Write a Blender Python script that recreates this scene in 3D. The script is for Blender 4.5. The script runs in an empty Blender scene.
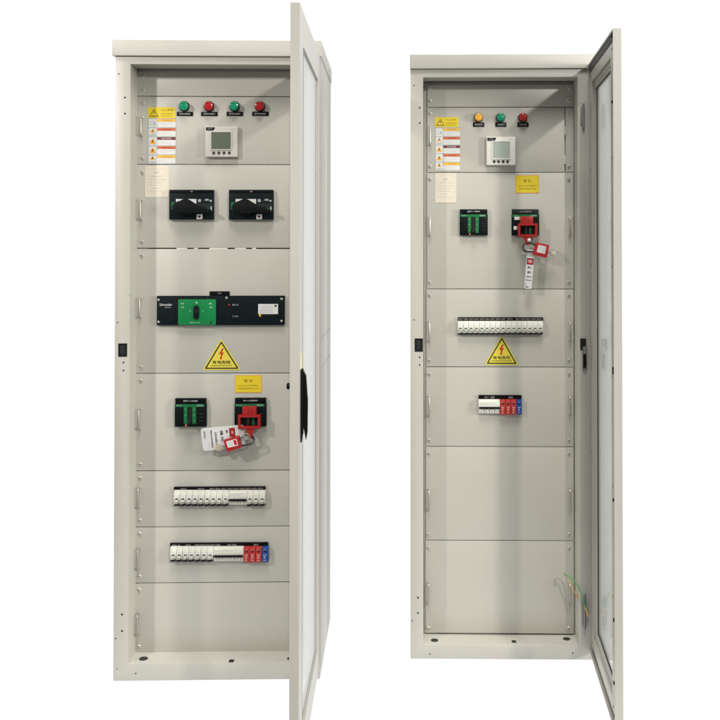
import bpy, bmesh, math, random
from mathutils import Vector, Matrix
random.seed(4)
C = bpy.context
SC = C.scene
COL = SC.collection
S = 2.0/640.0            # metres per unit of the front-plane drawing grid
F, CX, HY, FLOOR = 930.0, 415.0, 247.0, 680.0
PITCH = math.radians(0.8)
PY0 = HY - F*math.tan(PITCH)
CAM = Vector((0, -F*S, -F*S*math.tan(math.atan2(PY0-FLOOR,F)+PITCH)))

# ------------------------------------------------------------------ materials
def mat(name, col, rough=.5, metal=0.0, bump=0.0, bscale=600, spec=.5, coat=0.0, vary=0.0, vscale=3.0):
    m = bpy.data.materials.new(name); m.use_nodes = True
    nt = m.node_tree; b = nt.nodes['Principled BSDF']
    b.inputs['Base Color'].default_value = (*col, 1)
    b.inputs['Roughness'].default_value = rough
    b.inputs['Metallic'].default_value = metal
    b.inputs['Specular IOR Level'].default_value = spec
    b.inputs['Coat Weight'].default_value = coat
    tc = nt.nodes.new('ShaderNodeTexCoord')
    n = nt.nodes.new('ShaderNodeTexNoise'); n.inputs['Scale'].default_value = vscale if vary else 40
    n.inputs['Detail'].default_value = 6
    nt.links.new(tc.outputs['Object'], n.inputs['Vector'])
    if vary:
        r = nt.nodes.new('ShaderNodeMapRange')
        r.inputs['From Min'].default_value = .3; r.inputs['From Max'].default_value = .7
        r.inputs['To Min'].default_value = 1-vary; r.inputs['To Max'].default_value = 1+vary
        nt.links.new(n.outputs['Fac'], r.inputs['Value'])
        mx = nt.nodes.new('ShaderNodeVectorMath'); mx.operation = 'SCALE'
        mx.inputs[0].default_value = col
        nt.links.new(r.outputs['Result'], mx.inputs['Scale'])
        nt.links.new(mx.outputs['Vector'], b.inputs['Base Color'])
    rr = nt.nodes.new('ShaderNodeMapRange')
    rr.inputs['To Min'].default_value = max(0.02, rough-.06); rr.inputs['To Max'].default_value = min(1, rough+.06)
    nt.links.new(n.outputs['Fac'], rr.inputs['Value']); nt.links.new(rr.outputs['Result'], b.inputs['Roughness'])
    if bump:
        n2 = nt.nodes.new('ShaderNodeTexNoise'); n2.inputs['Scale'].default_value = bscale
        n2.inputs['Detail'].default_value = 2
        nt.links.new(tc.outputs['Object'], n2.inputs['Vector'])
        bp = nt.nodes.new('ShaderNodeBump'); bp.inputs['Strength'].default_value = bump
        bp.inputs['Distance'].default_value = .0006
        nt.links.new(n2.outputs['Fac'], bp.inputs['Height']); nt.links.new(bp.outputs['Normal'], b.inputs['Normal'])
    return m

M = {}
M['paint'] = mat('powder_coat', (.448,.436,.388), .36, bump=.45, bscale=420, vary=.035, vscale=3.5)
M['steel'] = mat('steel', (.46,.44,.39), .42, .8)
M['screwsteel'] = mat('screw_steel', (.62,.60,.54), .3, .55)
M['zinc'] = mat('zinc', (.26,.26,.25), .5, .6)
M['black'] = mat('black_plastic', (.004,.005,.0055), .5, spec=.12, vary=.15, vscale=60)
M['plate'] = mat('dark_plate', (.004,.008,.010), .5, spec=.12, vary=.1, vscale=50)
M['gloss'] = mat('gloss_black', (.003,.003,.0035), .4, spec=.15)
M['grey'] = mat('grey_plastic', (.02,.023,.025), .5, spec=.15)
M['hole'] = mat('hole_black', (.004,.004,.004), .9)
M['green'] = mat('green_plastic', (.004,.19,.05), .45, spec=.3)
M['dkgreen'] = mat('dark_green_plastic', (.006,.135,.04), .5, spec=.3)
M['lampg'] = mat('green_lens', (.0,.22,.11), .2, coat=.3)
M['lampr'] = mat('red_lens', (.33,.008,.010), .2, coat=.3)
M['lampa'] = mat('amber_lens', (.66,.33,.04), .2, coat=.3)
M['red'] = mat('red_plastic', (.34,.010,.010), .4)
M['modred'] = mat('red_module', (.44,.035,.028), .45)
M['modblue'] = mat('blue_module', (.012,.055,.27), .45)
M['white'] = mat('white_plastic', (.68,.67,.61), .4)
M['meter'] = mat('meter_plastic', (.53,.51,.46), .35)
M['print'] = mat('grey_print', (.32,.34,.32), .6)
M['faint'] = mat('faint_print', (.45,.42,.38), .6)
M['lcd'] = mat('lcd_screen', (.115,.135,.10), .16)
M['yellow'] = mat('yellow_vinyl', (.68,.52,.02), .42)
M['tri'] = mat('triangle_yellow', (.66,.56,.06), .42)
M['ink'] = mat('black_ink', (.02,.017,.012), .5)
M['brown'] = mat('brown_ink', (.20,.13,.01), .5)
M['redink'] = mat('red_ink', (.45,.008,.012), .5)
M['orange'] = mat('orange_ink', (.76,.40,.04), .5)
M['amber'] = mat('amber_ink', (.70,.33,.02), .5)
M['dkorange'] = mat('burnt_orange_ink', (.55,.11,.03), .5)
M['maroon'] = mat('maroon_ink', (.14,.008,.012), .5)
M['sticker'] = mat('white_vinyl', (.60,.60,.59), .45)
M['paper'] = mat('cream_paper', (.62,.56,.46), .75, vary=.03, vscale=12)
M['tape'] = mat('yellow_tape', (.78,.68,.32), .5)
M['rubber'] = mat('rubber', (.02,.02,.019), .6)
M['cable'] = mat('black_cable', (.012,.012,.013), .35)
M['wgreen'] = mat('green_wire', (.10,.32,.10), .45)
M['wyellow'] = mat('yellow_wire', (.62,.46,.12), .45)
M['wolive'] = mat('olive_wire', (.30,.29,.20), .5)
M['copper'] = mat('copper', (.75,.42,.2), .35, 1.0)
M['pointer'] = mat('orange_button', (.62,.16,.05), .4)

g = bpy.data.materials.new('window_glass'); g.use_nodes = True
nt = g.node_tree; nt.nodes.clear()
out = nt.nodes.new('ShaderNodeOutputMaterial'); mixs = nt.nodes.new('ShaderNodeMixShader')
tr = nt.nodes.new('ShaderNodeBsdfTransparent'); tr.inputs['Color'].default_value = (.93,.94,.92,1)
gl = nt.nodes.new('ShaderNodeBsdfGlossy'); gl.inputs['Roughness'].default_value = .015; gl.inputs['Color'].default_value=(.95,.96,.94,1)
gtc = nt.nodes.new('ShaderNodeTexCoord'); gmp = nt.nodes.new('ShaderNodeMapping'); gmp.inputs['Scale'].default_value=(6,6,1.2)
gn = nt.nodes.new('ShaderNodeTexNoise'); gn.inputs['Scale'].default_value=3; gn.inputs['Detail'].default_value=5
gr = nt.nodes.new('ShaderNodeMapRange'); gr.inputs['From Min'].default_value=.35; gr.inputs['From Max'].default_value=.75; gr.inputs['To Min'].default_value=.003; gr.inputs['To Max'].default_value=.03
nt.links.new(gtc.outputs['Object'],gmp.inputs['Vector']); nt.links.new(gmp.outputs[0],gn.inputs['Vector']); nt.links.new(gn.outputs['Fac'],gr.inputs['Value']); nt.links.new(gr.outputs['Result'],gl.inputs['Roughness'])
fr = nt.nodes.new('ShaderNodeFresnel'); ge = nt.nodes.new('ShaderNodeNewGeometry')
mr = nt.nodes.new('ShaderNodeMapRange'); mr.inputs['To Min'].default_value = 1.5; mr.inputs['To Max'].default_value = 1/1.5
nt.links.new(ge.outputs['Backfacing'], mr.inputs['Value']); nt.links.new(mr.outputs['Result'], fr.inputs['IOR'])   # both faces of the thin pane reflect alike
nt.links.new(fr.outputs[0], mixs.inputs[0]); nt.links.new(tr.outputs[0], mixs.inputs[1]); nt.links.new(gl.outputs[0], mixs.inputs[2])
nt.links.new(mixs.outputs[0], out.inputs[0]); M['glass'] = g
M['brass'] = mat('nickel_brass',(.62,.56,.42),.45,.6)

# ------------------------------------------------------------------ geometry
class G:
    """collects shapes in one bmesh, one material slot per material key"""
    def __init__(s): s.bm = bmesh.new(); s.keys = []
    def mi(s, k):
        if k not in s.keys: s.keys.append(k)
        return s.keys.index(k)
    def box(s, x0, x1, y0, y1, z0, z1, k, bev=0.0, seg=2):
        if x0 > x1: x0, x1 = x1, x0
        if y0 > y1: y0, y1 = y1, y0
        if z0 > z1: z0, z1 = z1, z0
        r = bmesh.ops.create_cube(s.bm, size=1)
        vs = r['verts']
        for v in vs:
            v.co = Vector(((x0+x1)/2+v.co.x*(x1-x0), (y0+y1)/2+v.co.y*(y1-y0), (z0+z1)/2+v.co.z*(z1-z0)))
        fs = {f for v in vs for f in v.link_faces}
        i = s.mi(k)
        for f in fs: f.material_index = i
        if bev:
            es = list({e for v in vs for e in v.link_edges})
            bmesh.ops.bevel(s.bm, geom=es, offset=bev, segments=seg, affect='EDGES', profile=.6)
        return s
    def prism(s, pts, y0, y1, k, bev=0.0):
        """polygon pts (x,z) at y0 (front) extruded back to y1"""
        i = s.mi(k)
        a = [s.bm.verts.new((p[0], y0, p[1])) for p in pts]
        b = [s.bm.verts.new((p[0], y1, p[1])) for p in pts]
        fs = [s.bm.faces.new(a), s.bm.faces.new(b[::-1])]
        n = len(pts)
        for j in range(n):
            fs.append(s.bm.faces.new((a[j], b[j], b[(j+1)%n], a[(j+1)%n])))
        for f in fs: f.material_index = i
        bmesh.ops.recalc_face_normals(s.bm, faces=fs)
        if bev:
            es = list({e for v in a for e in v.link_edges if e.other_vert(v) in a})
            bmesh.ops.bevel(s.bm, geom=es, offset=bev, segments=2, affect='EDGES', profile=.6)
        return s
    def lathe(s, c, prof, k, n=24, axis='y'):
        """profile [(radius, distance along axis)]; k may be list per segment"""
        rings = []
        for r, h in prof:
            ring = []
            for j in range(n):
                a = 2*math.pi*j/n
                if axis == 'y': p = (c[0]+r*math.cos(a), c[1]+h, c[2]+r*math.sin(a))
                elif axis == 'z': p = (c[0]+r*math.cos(a), c[1]+r*math.sin(a), c[2]+h)
                else: p = (c[0]+h, c[1]+r*math.cos(a), c[2]+r*math.sin(a))
                ring.append(s.bm.verts.new(p))
            rings.append(ring)
        fs = []
        for q in range(len(rings)-1):
            kk = k[q] if isinstance(k, list) else k
            for j in range(n):
                f = s.bm.faces.new((rings[q][j], rings[q][(j+1)%n], rings[q+1][(j+1)%n], rings[q+1][j]))
                f.material_index = s.mi(kk); fs.append(f)
        for ring, kk in ((rings[0], k[0] if isinstance(k, list) else k), (rings[-1], k[-1] if isinstance(k, list) else k)):
            f = s.bm.faces.new(ring); f.material_index = s.mi(kk); fs.append(f)
        bmesh.ops.recalc_face_normals(s.bm, faces=fs)
        return s
    def tube(s, pts, r, k, n=8, closed=False):
        pts = [Vector(p) for p in pts]
        i = s.mi(k); rings = []
        N = len(pts); up = None
        for q, p in enumerate(pts):
            if closed: t = (pts[(q+1)%N]-pts[q-1]).normalized()
            else: t = (pts[min(q+1,N-1)]-pts[max(q-1,0)]).normalized()
            if up is None: up = t.orthogonal().normalized()
            up = (up - t*up.dot(t)).normalized(); w = t.cross(up)
            rr = r[q] if isinstance(r, (list, tuple)) else r
            rings.append([s.bm.verts.new(p+(up*math.cos(2*math.pi*j/n)+w*math.sin(2*math.pi*j/n))*rr) for j in range(n)])
        fs = []
        for q in range(N if closed else N-1):
            A, B = rings[q], rings[(q+1)%N]
            for j in range(n):
                fs.append(s.bm.faces.new((A[j], A[(j+1)%n], B[(j+1)%n], B[j])))
        if not closed: fs += [s.bm.faces.new(rings[0]), s.bm.faces.new(rings[-1])]
        for f in fs: f.material_index = i
        bmesh.ops.recalc_face_normals(s.bm, faces=fs)
        return s
    def frame(s, x0, x1, z0, z1, w, y0, y1, k, bev=0.0):
        """four mitre-free bars round a rectangle, butted end to end"""
        s.box(x0, x0+w, y0, y1, z0, z1, k, bev); s.box(x1-w, x1, y0, y1, z0, z1, k, bev)
        s.box(x0+w, x1-w, y0, y1, z0, z0+w, k, bev); s.box(x0+w, x1-w, y0, y1, z1-w, z1, k, bev)
        return s
    def ring(s, x0, x1, z0, z1, w, y0, y1, k):
        """one mitred rectangular ring, no seams at the corners"""
        i = s.mi(k); V = {}
        for a, (X0, X1, Z0, Z1) in enumerate(((x0,x1,z0,z1),(x0+w,x1-w,z0+w,z1-w))):
            for b, y in enumerate((y0,y1)):
                V[a,b] = [s.bm.verts.new((X,y,Z)) for X,Z in ((X0,Z0),(X1,Z0),(X1,Z1),(X0,Z1))]
        fs = []
        for j in range(4):
            l = (j+1)%4
            for a,b,c,d in (((0,0),(1,0),0,0),((0,1),(1,1),0,0),((0,0),(0,1),0,0),((1,0),(1,1),0,0)):
                fs.append(s.bm.faces.new((V[a][j],V[a][l],V[b][l],V[b][j])))
        for f in fs: f.material_index = i
        bmesh.ops.recalc_face_normals(s.bm, faces=fs)
        return s
    def text(s, string, cx, cz, y, k, h=None, w=None, rot=0.0, bold=0.0):
        cu = bpy.data.curves.new('lettering', 'FONT'); cu.body = string; cu.size = 1
        cu.resolution_u = 3; cu.offset = bold
        o = bpy.data.objects.new('lettering', cu); COL.objects.link(o)
        C.view_layer.update()
        me = bpy.data.meshes.new_from_object(o.evaluated_get(C.evaluated_depsgraph_get()))
        bpy.data.objects.remove(o); bpy.data.curves.remove(cu)
        if not len(me.vertices): return s
        xs = [v.co.x for v in me.vertices]; ys = [v.co.y for v in me.vertices]
        ax, ay = (min(xs)+max(xs))/2, (min(ys)+max(ys))/2
        bw, bh = max(xs)-min(xs), max(ys)-min(ys)
        sy = (h/bh) if h else None; sx = (w/bw) if w else None
        sx = sx or sy; sy = sy or sx
        i = s.mi(k); cr, sr = math.cos(rot), math.sin(rot); vs = []
        for v in me.vertices:
            a, b = (v.co.x-ax)*sx, (v.co.y-ay)*sy
            vs.append(s.bm.verts.new((cx+a*cr-b*sr, y, cz+a*sr+b*cr)))
        for p in me.polygons:
            try:
                f = s.bm.faces.new([vs[q] for q in p.vertices]); f.material_index = i
            except ValueError: pass
        bpy.data.meshes.remove(me)
        return s
    def mesh(s, name, origin):
        me = bpy.data.meshes.new(name)
        for v in s.bm.verts: v.co -= origin
        s.bm.to_mesh(me); s.bm.free()
        for k in s.keys: me.materials.append(M[k])
        for p in me.polygons: p.use_smooth = True
        me.set_sharp_from_angle(angle=math.radians(32))
        return me

ORG = {}
def link(name, me, parent, origin):
    o = bpy.data.objects.new(name, me); COL.objects.link(o)
    o.parent = parent
    o.location = origin - (ORG[parent.name] if parent is not None else Vector((0,0,0)))
    ORG[o.name] = origin.copy()
    return o
def build(gg, name, parent, origin=None):
    if origin is None:
        co = [v.co for v in gg.bm.verts]
        origin = Vector(((min(c.x for c in co)+max(c.x for c in co))/2, (min(c.y for c in co)+max(c.y for c in co))/2,
                         (min(c.z for c in co)+max(c.z for c in co))/2))
    return link(name, gg.mesh(name, origin), parent, origin)
def thing(name, label, cat, group=None):
    o = bpy.data.objects.new(name, None); COL.objects.link(o); o.empty_display_size = .1
    o['label'] = label; o['category'] = cat
    if group: o['group'] = group
    return o

# ------------------------------------------------------------------ a cabinet's own frame
class Cab:
    def __init__(s, origin, rot):
        s.o = Vector(origin); s.r = rot
        s.R = Matrix.Rotation(rot, 3, 'Z'); s.Ri = s.R.inverted()
        s.cl = s.Ri @ (CAM - s.o)
    def at(s, px, py, d):
        """point of this cabinet's plane at depth d that stands where (px, py) of the drawing is"""
        v = Vector(((px-CX)/F, 1, (PY0-py)/F))
        v = Matrix.Rotation(PITCH, 3, 'X') @ v
        v = s.Ri @ v
        t = (d*S - s.cl.y)/v.y
        p = s.cl + v*t
        return p.x, p.z
    def rect(s, x0, y0, x1, y1, d):
        xm, ym = (x0+x1)/2, (y0+y1)/2
        return s.at(x0, ym, d)[0], s.at(x1, ym, d)[0], s.at(xm, y1, d)[1], s.at(xm, y0, d)[1]
    def poly(s, pts, d): return [s.at(x, y, d) for x, y in pts]
    def k(s, d): return (d*S - s.cl.y)/(F*S) * S      # metres per pixel at depth d

PD = 25.0                     # depth of the cover panels behind the front of the frame
P = PD*S

def rects(gg, cab, lst, front, mat_, thick=.25):
    """flat prints: list of px rects at depth front"""
    for r in lst:
        x0,x1,z0,z1 = cab.rect(*r, front)
        gg.box(x0,x1,front*S,(front+thick)*S,z0,z1,mat_)

_cache = {}
def screw(cab, parent, px, py, d=PD, r=1.55):
    x, z = cab.at(px, py, d); key = ('screw', r)
    if key not in _cache:
        gg = G(); R = r*S
        gg.lathe((0,0,0), [(R*1.25,0),(R*1.25,-.25*S),(R,-.3*S),(R,-.9*S),(R*.8,-1.25*S),(R*.45,-1.35*S)], 'screwsteel', 16)
        gg.lathe((0,-1.36*S,0), [(R*.42,0),(R*.42,-.02*S)], 'hole', 6)
        _cache[key] = gg.mesh('screw', Vector((0,0,0)))
    return link('screw', _cache[key], parent, Vector((x, d*S, z)))

def handle(cab, parent, px, y0, y1, d=PD):
    x, za = cab.at(px, y0, d); _, zb = cab.at(px, y1, d)
    h = abs(za-zb); key = ('handle', round(h, 3))
    if key not in _cache:
        gg = G(); H = h/2; r = .95*S; o = 5.4*S; pts = []
        pts += [(0,0,H), (0,-o*.55,H)]
        for a in range(1,6):
            t = a/6*math.pi/2
            pts.append((0, -o*.55-o*.45*math.sin(t), H-o*.45*(1-math.cos(t))))
        q = [(p[0],p[1],-p[2]) for p in pts[::-1]]
        gg.tube(pts+q, r, 'steel', 10)
        for sg in (1,-1):
            gg.lathe((0,0,sg*H), [(1.25*S,0),(1.25*S,-.4*S),(.9*S,-.6*S)], 'steel', 14)
        _cache[key] = gg.mesh('handle', Vector((0,0,0)))
    return link('handle', _cache[key], parent, Vector((x, d*S, (za+zb)/2)))

def panel(cab, root, x0, y0, x1, y1, label=None):
    a,b,c,e = cab.rect(x0,y0,x1,y1,PD)
    gg = G(); gg.box(a,b,P,P+.0022+2*S*.3,c,e,'paint',.0009)
    o = build(gg,'cover_panel',root)
    if label: o['label'] = label
    return o

# ------------------------------------------------------------------ fittings
def indicator(cab, root, px, py, lens, r, plate_rect, words):
    x,z = cab.at(px,py,PD-4); k = cab.k(PD-4); R = r*k
    gg = G(); gg.lathe((x,P,z), [(R*1.02,0),(R*1.02,-1.6*S),(R*1.08,-1.8*S),(R*1.08,-3.2*S),(R*.98,-3.7*S)], 'zinc' if False else 'black', 28)
    b = build(gg,'indicator_lamp',root)
    gg = G(); gg.lathe((x,P-3.7*S,z), [(R*.93,0),(R*.93,-2.2*S),(R*.84,-3.2*S),(R*.62,-3.6*S),(R*.56,-3.1*S),(R*.2,-3.4*S)], lens, 28)
    for a in range(6):
        t = a/6*2*math.pi; gg.lathe((x+R*.74*math.cos(t),P-7.0*S,z+R*.74*math.sin(t)), [(R*.07,0),(R*.05,-.25*S)], lens, 8)
    build(gg,'lens',b)
    a0,a1,c0,c1 = cab.rect(*plate_rect, PD-.8)
    gg = G(); gg.box(a0,a1,P-.8*S,P,c0,c1,'gloss',.0004)
    gg.text(words,(a0+a1)/2,(c0+c1)/2,P-.86*S,'sticker',h=(c1-c0)*.42,w=(a1-a0)*.68)
    build(gg,'name_plate',root)

def meter(cab, root, r, scr, buttons, by, body, lcd):
    d = PD-5; x0,x1,z0,z1 = cab.rect(*r, d)
    k = cab.k(d)
    gg = G(); gg.box(x0,x1,d*S,P,z0,z1,body,1.0*S,3)
    # raised face with chamfer, dark tab at the top left corner
    sx0,sx1,sz0,sz1 = cab.rect(*scr, d)
    gg.ring(sx0-.9*k,sx1+.9*k,sz0-.9*k,sz1+.9*k,1.0*k,(d-.7)*S,d*S,body)
    tx0, tz1 = x0+1.0*k, z1-.9*k
    gg.prism([(tx0,tz1),(tx0+9*k,tz1),(tx0+7.4*k,tz1-3*k),(tx0,tz1-3*k)], (d-.35)*S, d*S, 'gloss')
    gg.text('AMC72',tx0+4*k,tz1-1.5*k,(d-.4)*S,'print',h=1.3*k,w=5*k)
    gg.text('kWh',x1-4.6*k,z1-2.6*k,(d-.1)*S,'print',h=1.1*k)
    o = build(gg,'power_meter',root)
    gg = G(); gg.box(sx0,sx1,(d-.3)*S,d*S,sz0,sz1,lcd)
    build(gg,'screen',o)
    for bx in buttons:
        x,z = cab.at(bx,by,d); gg = G()
        gg.lathe((x,d*S,z),[(1.45*k,0),(1.45*k,-.3*S),(1.2*k,-.9*S),(.7*k,-1.1*S)],'brownblk',16)
        build(gg,'button',o)
M['lcd2'] = mat('lcd_screen_pale', (.36,.40,.36), .12)
M['brownblk'] = mat('button_rubber',(.035,.025,.02),.35)

def warn_sticker(cab, root, r):
    x0,x1,z0,z1 = cab.rect(*r,PD-.25); k = cab.k(PD)
    gg = G(); gg.box(x0,x1,P-.25*S,P,z0,z1,'yellow')
    h = z1-z0; cx = x0+h*.55; y = P-.33*S
    ta, tb, tw = z1-.14*h, z0+.12*h, .47*h
    gg.prism([(cx,ta),(cx-tw,tb),(cx+tw,tb)],y,P,'brown')
    gg.prism([(cx,ta-.17*h),(cx-tw*.68,tb+.1*h),(cx+tw*.68,tb+.1*h)],y-.06*S,P,'yellow')
    gg.prism([(cx+.03*h,ta-.25*h),(cx-.09*h,tb+.33*h),(cx,tb+.33*h),(cx-.03*h,tb+.14*h),(cx+.1*h,tb+.4*h),(cx+.02*h,tb+.4*h)],y-.12*S,P,'brown')
    gg.text('小心有电',x0+(x1-x0)*.70,z1-.25*h,y,'brown',h=.2*h,w=(x1-x0)*.45)
    for q in range(3):
        gg.box(x0+(x1-x0)*.47,x0+(x1-x0)*(.93-.06*(q==2)),y,P,z0+h*(.42-.13*q),z0+h*(.45-.13*q),'brown')
    build(gg,'warning_sticker',root)

def multi_sticker(cab, root, r):
    x0,x1,z0,z1 = cab.rect(*r,PD-.25); h = z1-z0; w = x1-x0; y = P-.33*S
    gg = G(); gg.box(x0,x1,P-.25*S,P,z0,z1,'print'); 
    heads = ['orange','dkorange','maroon','dkorange','orange']
    words = ['ATTENTION','WARNING','DANGER','WARNING','ATTENTION']
    ink = ['brown','maroon','sticker','maroon','brown']
    n = 5; rh = h/n
    for i in range(n):
        t = z1-i*rh
        gg.box(x0+.02*w,x0+.30*w,y,P,t-rh+.04*rh,t-.04*rh,'sticker')
        gg.box(x0+.325*w,x0+.985*w,y,P,t-rh+.05*rh,t-.36*rh,'sticker')
        gg.box(x0+.325*w,x0+.985*w,y-.04*S,P,t-.33*rh,t-.05*rh,heads[i])
        gg.text(words[i],x0+.655*w,t-.19*rh,y-.1*S,ink[i],h=.15*rh,w=.36*w)
        for q in range(3):
            gg.box(x0+.36*w,x0+(.93-.12*((i+q)%3))*w,y-.05*S,P,t-(.50+.14*q)*rh,t-(.53+.14*q)*rh,'faint')
        cx = x0+.16*w
        if i == 0:
            gg.ring(cx-.09*w,cx+.04*w,t-.72*rh,t-.32*rh,.012*w,y-.06*S,P,'print')
            gg.box(cx+.05*w,cx+.1*w,y-.06*S,P,t-.7*rh,t-.4*rh,'print')
        else:
            s_ = .30 if i in (2,3) else .22; cz = t-(.48 if i in (2,3) else .32)*rh
            gg.prism([(cx,cz+s_*rh),(cx-.115*w*s_/.3,cz-s_*rh),(cx+.115*w*s_/.3,cz-s_*rh)],y-.07*S,P,'amber')
            gg.prism([(cx,cz+.12*rh),(cx-.035*w,cz-.1*rh),(cx+.035*w,cz-.1*rh)],y-.12*S,P,'ink' if i>1 else 'brown')
            if i in (1,4):
                for q in (-1,0,1): gg.box(cx+q*.07*w-.022*w,cx+q*.07*w+.022*w,y-.06*S,P,t-.9*rh,t-.70*rh,'print')
    build(gg,'safety_sticker',root)

def notice(cab, root, r):
    x0,x1,z0,z1 = cab.rect(*r,PD-.3); h = z1-z0; w = x1-x0; y = P-.36*S
    gg = G(); gg.box(x0,x1,P-.3*S,P,z0,z1,'paper')
    gg.ring(x0+.1*w,x1-.1*w,z0+.13*h,z1-.08*h,.008*w,y,P,'faint')
    gg.text('合格证',x0+.5*w,z1-.21*h,y,'print',h=.045*h,w=.2*w)
    gg.text('PRODUCT CERTIFICATE',x0+.5*w,z1-.33*h,y,'faint',h=.03*h,w=.52*w)
    for q,(a,b,c,d) in enumerate(((.14,.32,.42,.84),(.14,.34,.42,.76),(.14,.32,.42,.70),(.24,.62,.62,.63),(.14,.38,.43,.78))):
        zz = z1-(.43+.09*q)*h
        gg.box(x0+a*w,x0+b*w,y,P,zz,zz-.018*h,'faint'); gg.box(x0+c*w,x0+d*w,y,P,zz,zz-.018*h,'faint')
    build(gg,'paper_notice',root)

def yellow_sign(cab, root, r):
    x0,x1,z0,z1 = cab.rect(*r,PD-.3); h = z1-z0; w = x1-x0; y = P-.38*S
    gg = G(); gg.box(x0,x1,P-.3*S,P,z0,z1,'yellow')
    gg.ring(x0,x1,z0,z1,.025*w,y,P-.31*S,'brown' if False else 'amber')
    gg.text('警 告',x0+.5*w,z1-.32*h,y,'brown',h=.17*h,w=.32*w)
    gg.text('非专业人员严禁操作',x0+.5*w,z0+.40*h,y,'brown',h=.08*h,w=.76*w)
    gg.text('合闸前请先确认安全',x0+.5*w,z0+.24*h,y,'brown',h=.08*h,w=.78*w)
    build(gg,'warning_sign',root)

def rounded(pts, r, n=5):
    out = []
    N = len(pts)
    for i in range(N):
        p0, p, p1 = Vector(pts[i-1]), Vector(pts[i]), Vector(pts[(i+1)%N])
        a = p+(p0-p).normalized()*r; b = p+(p1-p).normalized()*r
        for j in range(n+1):
            t = j/n; out.append(tuple(a*(1-t)**2+p*2*t*(1-t)+b*t*t))
    return out

def triangle(cab, root, ax, ay, bx0, bx1, by):
    A = cab.poly([(ax,ay),(bx0,by),(bx1,by)],PD-.3); A = [Vector(p) for p in A]
    c = (A[0]+A[1]+A[2])/3; k = cab.k(PD)
    sc = lambda f: [tuple(c+(p-c)*f) for p in A]
    gg = G(); gg.prism(rounded(sc(1.04),2.6*k),P-.3*S,P,'tri')
    gg.prism(rounded(sc(.93),1.6*k),P-.36*S,P-.1*S,'ink')
    gg.prism(rounded(sc(.80),.7*k),P-.42*S,P-.1*S,'tri')
    H = A[0].y-A[1].y; y = P-.5*S; bx, bz = c.x, A[1].y+.50*H
    u = H/31.0
    gg.prism([(bx+.6*u,bz+6.2*u),(bx-3.0*u,bz+.2*u),(bx-.4*u,bz+.6*u),(bx-1.2*u,bz-3.2*u),(bx-2.2*u,bz-3.0*u),(bx-.6*u,bz-5.8*u),(bx+.8*u,bz-2.9*u),(bx-.1*u,bz-3.0*u),(bx+2.4*u,bz+2.6*u),(bx-.1*u,bz+2.0*u),(bx+2.4*u,bz+6.4*u)],y,P-.2*S,'redink')
    gg.text('有电危险',c.x,A[1].y+.245*H,y,'ink',h=.115*H,w=.52*H*1.18,bold=.02)
    gg.text('DANGER ELECTRIC SHOCK',c.x,A[1].y+.135*H,y,'ink',h=.045*H,w=.60*H*1.18,bold=.01)
    build(gg,'danger_sign',root)

def rotary_breaker(cab, root, x0p, words):
    q = lambda x,y: (x0p+x, y)
    d = PD-5
    x0,x1,z0,z1 = cab.rect(x0p,189.7,x0p+44.5,219.5,d); k = cab.k(d); y = d*S
    def px(ax,ay,bx,by,dd,m,th=.3): 
        a,b,c,e = cab.rect(x0p+ax,ay,x0p+bx,by,dd); gg.box(a,b,dd*S,(dd+th)*S,c,e,m)
    gg = G(); gg.box(x0,x1,y,P,z0,z1-3.6*k,'plate',.5*S)
    gg.box(x0-.1*k,x1-.1*k,y+.8*S,P,z1-3.5*k,z1,'gloss',.3*S)
    gg.text(words,(x0+x1)/2,z1-1.9*k,y+.7*S,'sticker',h=1.2*k)
    px(6.8,199,27.2,205.6,d-.15,'sticker')
    px(2.2,202.2,5.6,209.3,d-.15,'dkgreen')
    px(29,199.2,31.8,202,d-.15,'print'); px(33,199.6,42.5,201.6,d-.15,'grey'); px(36,199,39.5,200.6,d-.2,'print')
    px(40.5,200,42.7,201.6,d-.2,'print'); px(29,203.2,43,207,d-.1,'grey'); px(37.5,207.6,40,210,d-.15,'dkgreen'); px(41.3,206.4,42.8,210.4,d-.15,'print')
    o = build(gg,'rotary_circuit_breaker',root)
    # rotary knob with lever pointing right
    cx,cz = cab.at(x0p+15.3,207,d-7); 
    gg = G(); R = 8.2*k
    gg.lathe((cx,y,cz),[(R*1.02,0),(R*1.02,-2.2*S),(R*.95,-2.8*S),(R*.80,-3.0*S),(R*.72,-5.5*S),(R*.5,-6.2*S)],'black',28)
    pts = []
    for t in [i/12 for i in range(13)]:
        a = math.radians(110+140*t); pts.append((cx-1.5*k+(R*1.22)*math.cos(a)*1.05, cz+R*.78*math.sin(a)))
    tip = cab.at(x0p+42.8,211,d-7); 
    pts += [(cx+4*k,cz-R*.80),(cx+13*k,cz-5.0*k),(tip[0]-1*k,tip[1]-2.0*k),(tip[0],tip[1]-.2*k),(tip[0]-1.5*k,tip[1]+1.6*k),(cx+14*k,cz+1.6*k),(cx+6*k,cz+R*.74)]
    gg.prism(pts,y-8*S,y-4.6*S,'black',.5*S)
    build(gg,'rotary_handle',o)
    gg = G(); a,b,c,e = cab.rect(x0p+27.4,214.2,x0p+33.2,219.2,d-1)
    gg.box(a,b,y-1*S,y,c,e,'sticker',.3*S)
    gg.lathe(((a+b)/2,y-1*S,(c+e)/2),[(1.3*k,0),(1.2*k,-.15*S)],'maroon',12)
    build(gg,'reset_button',o)

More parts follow.
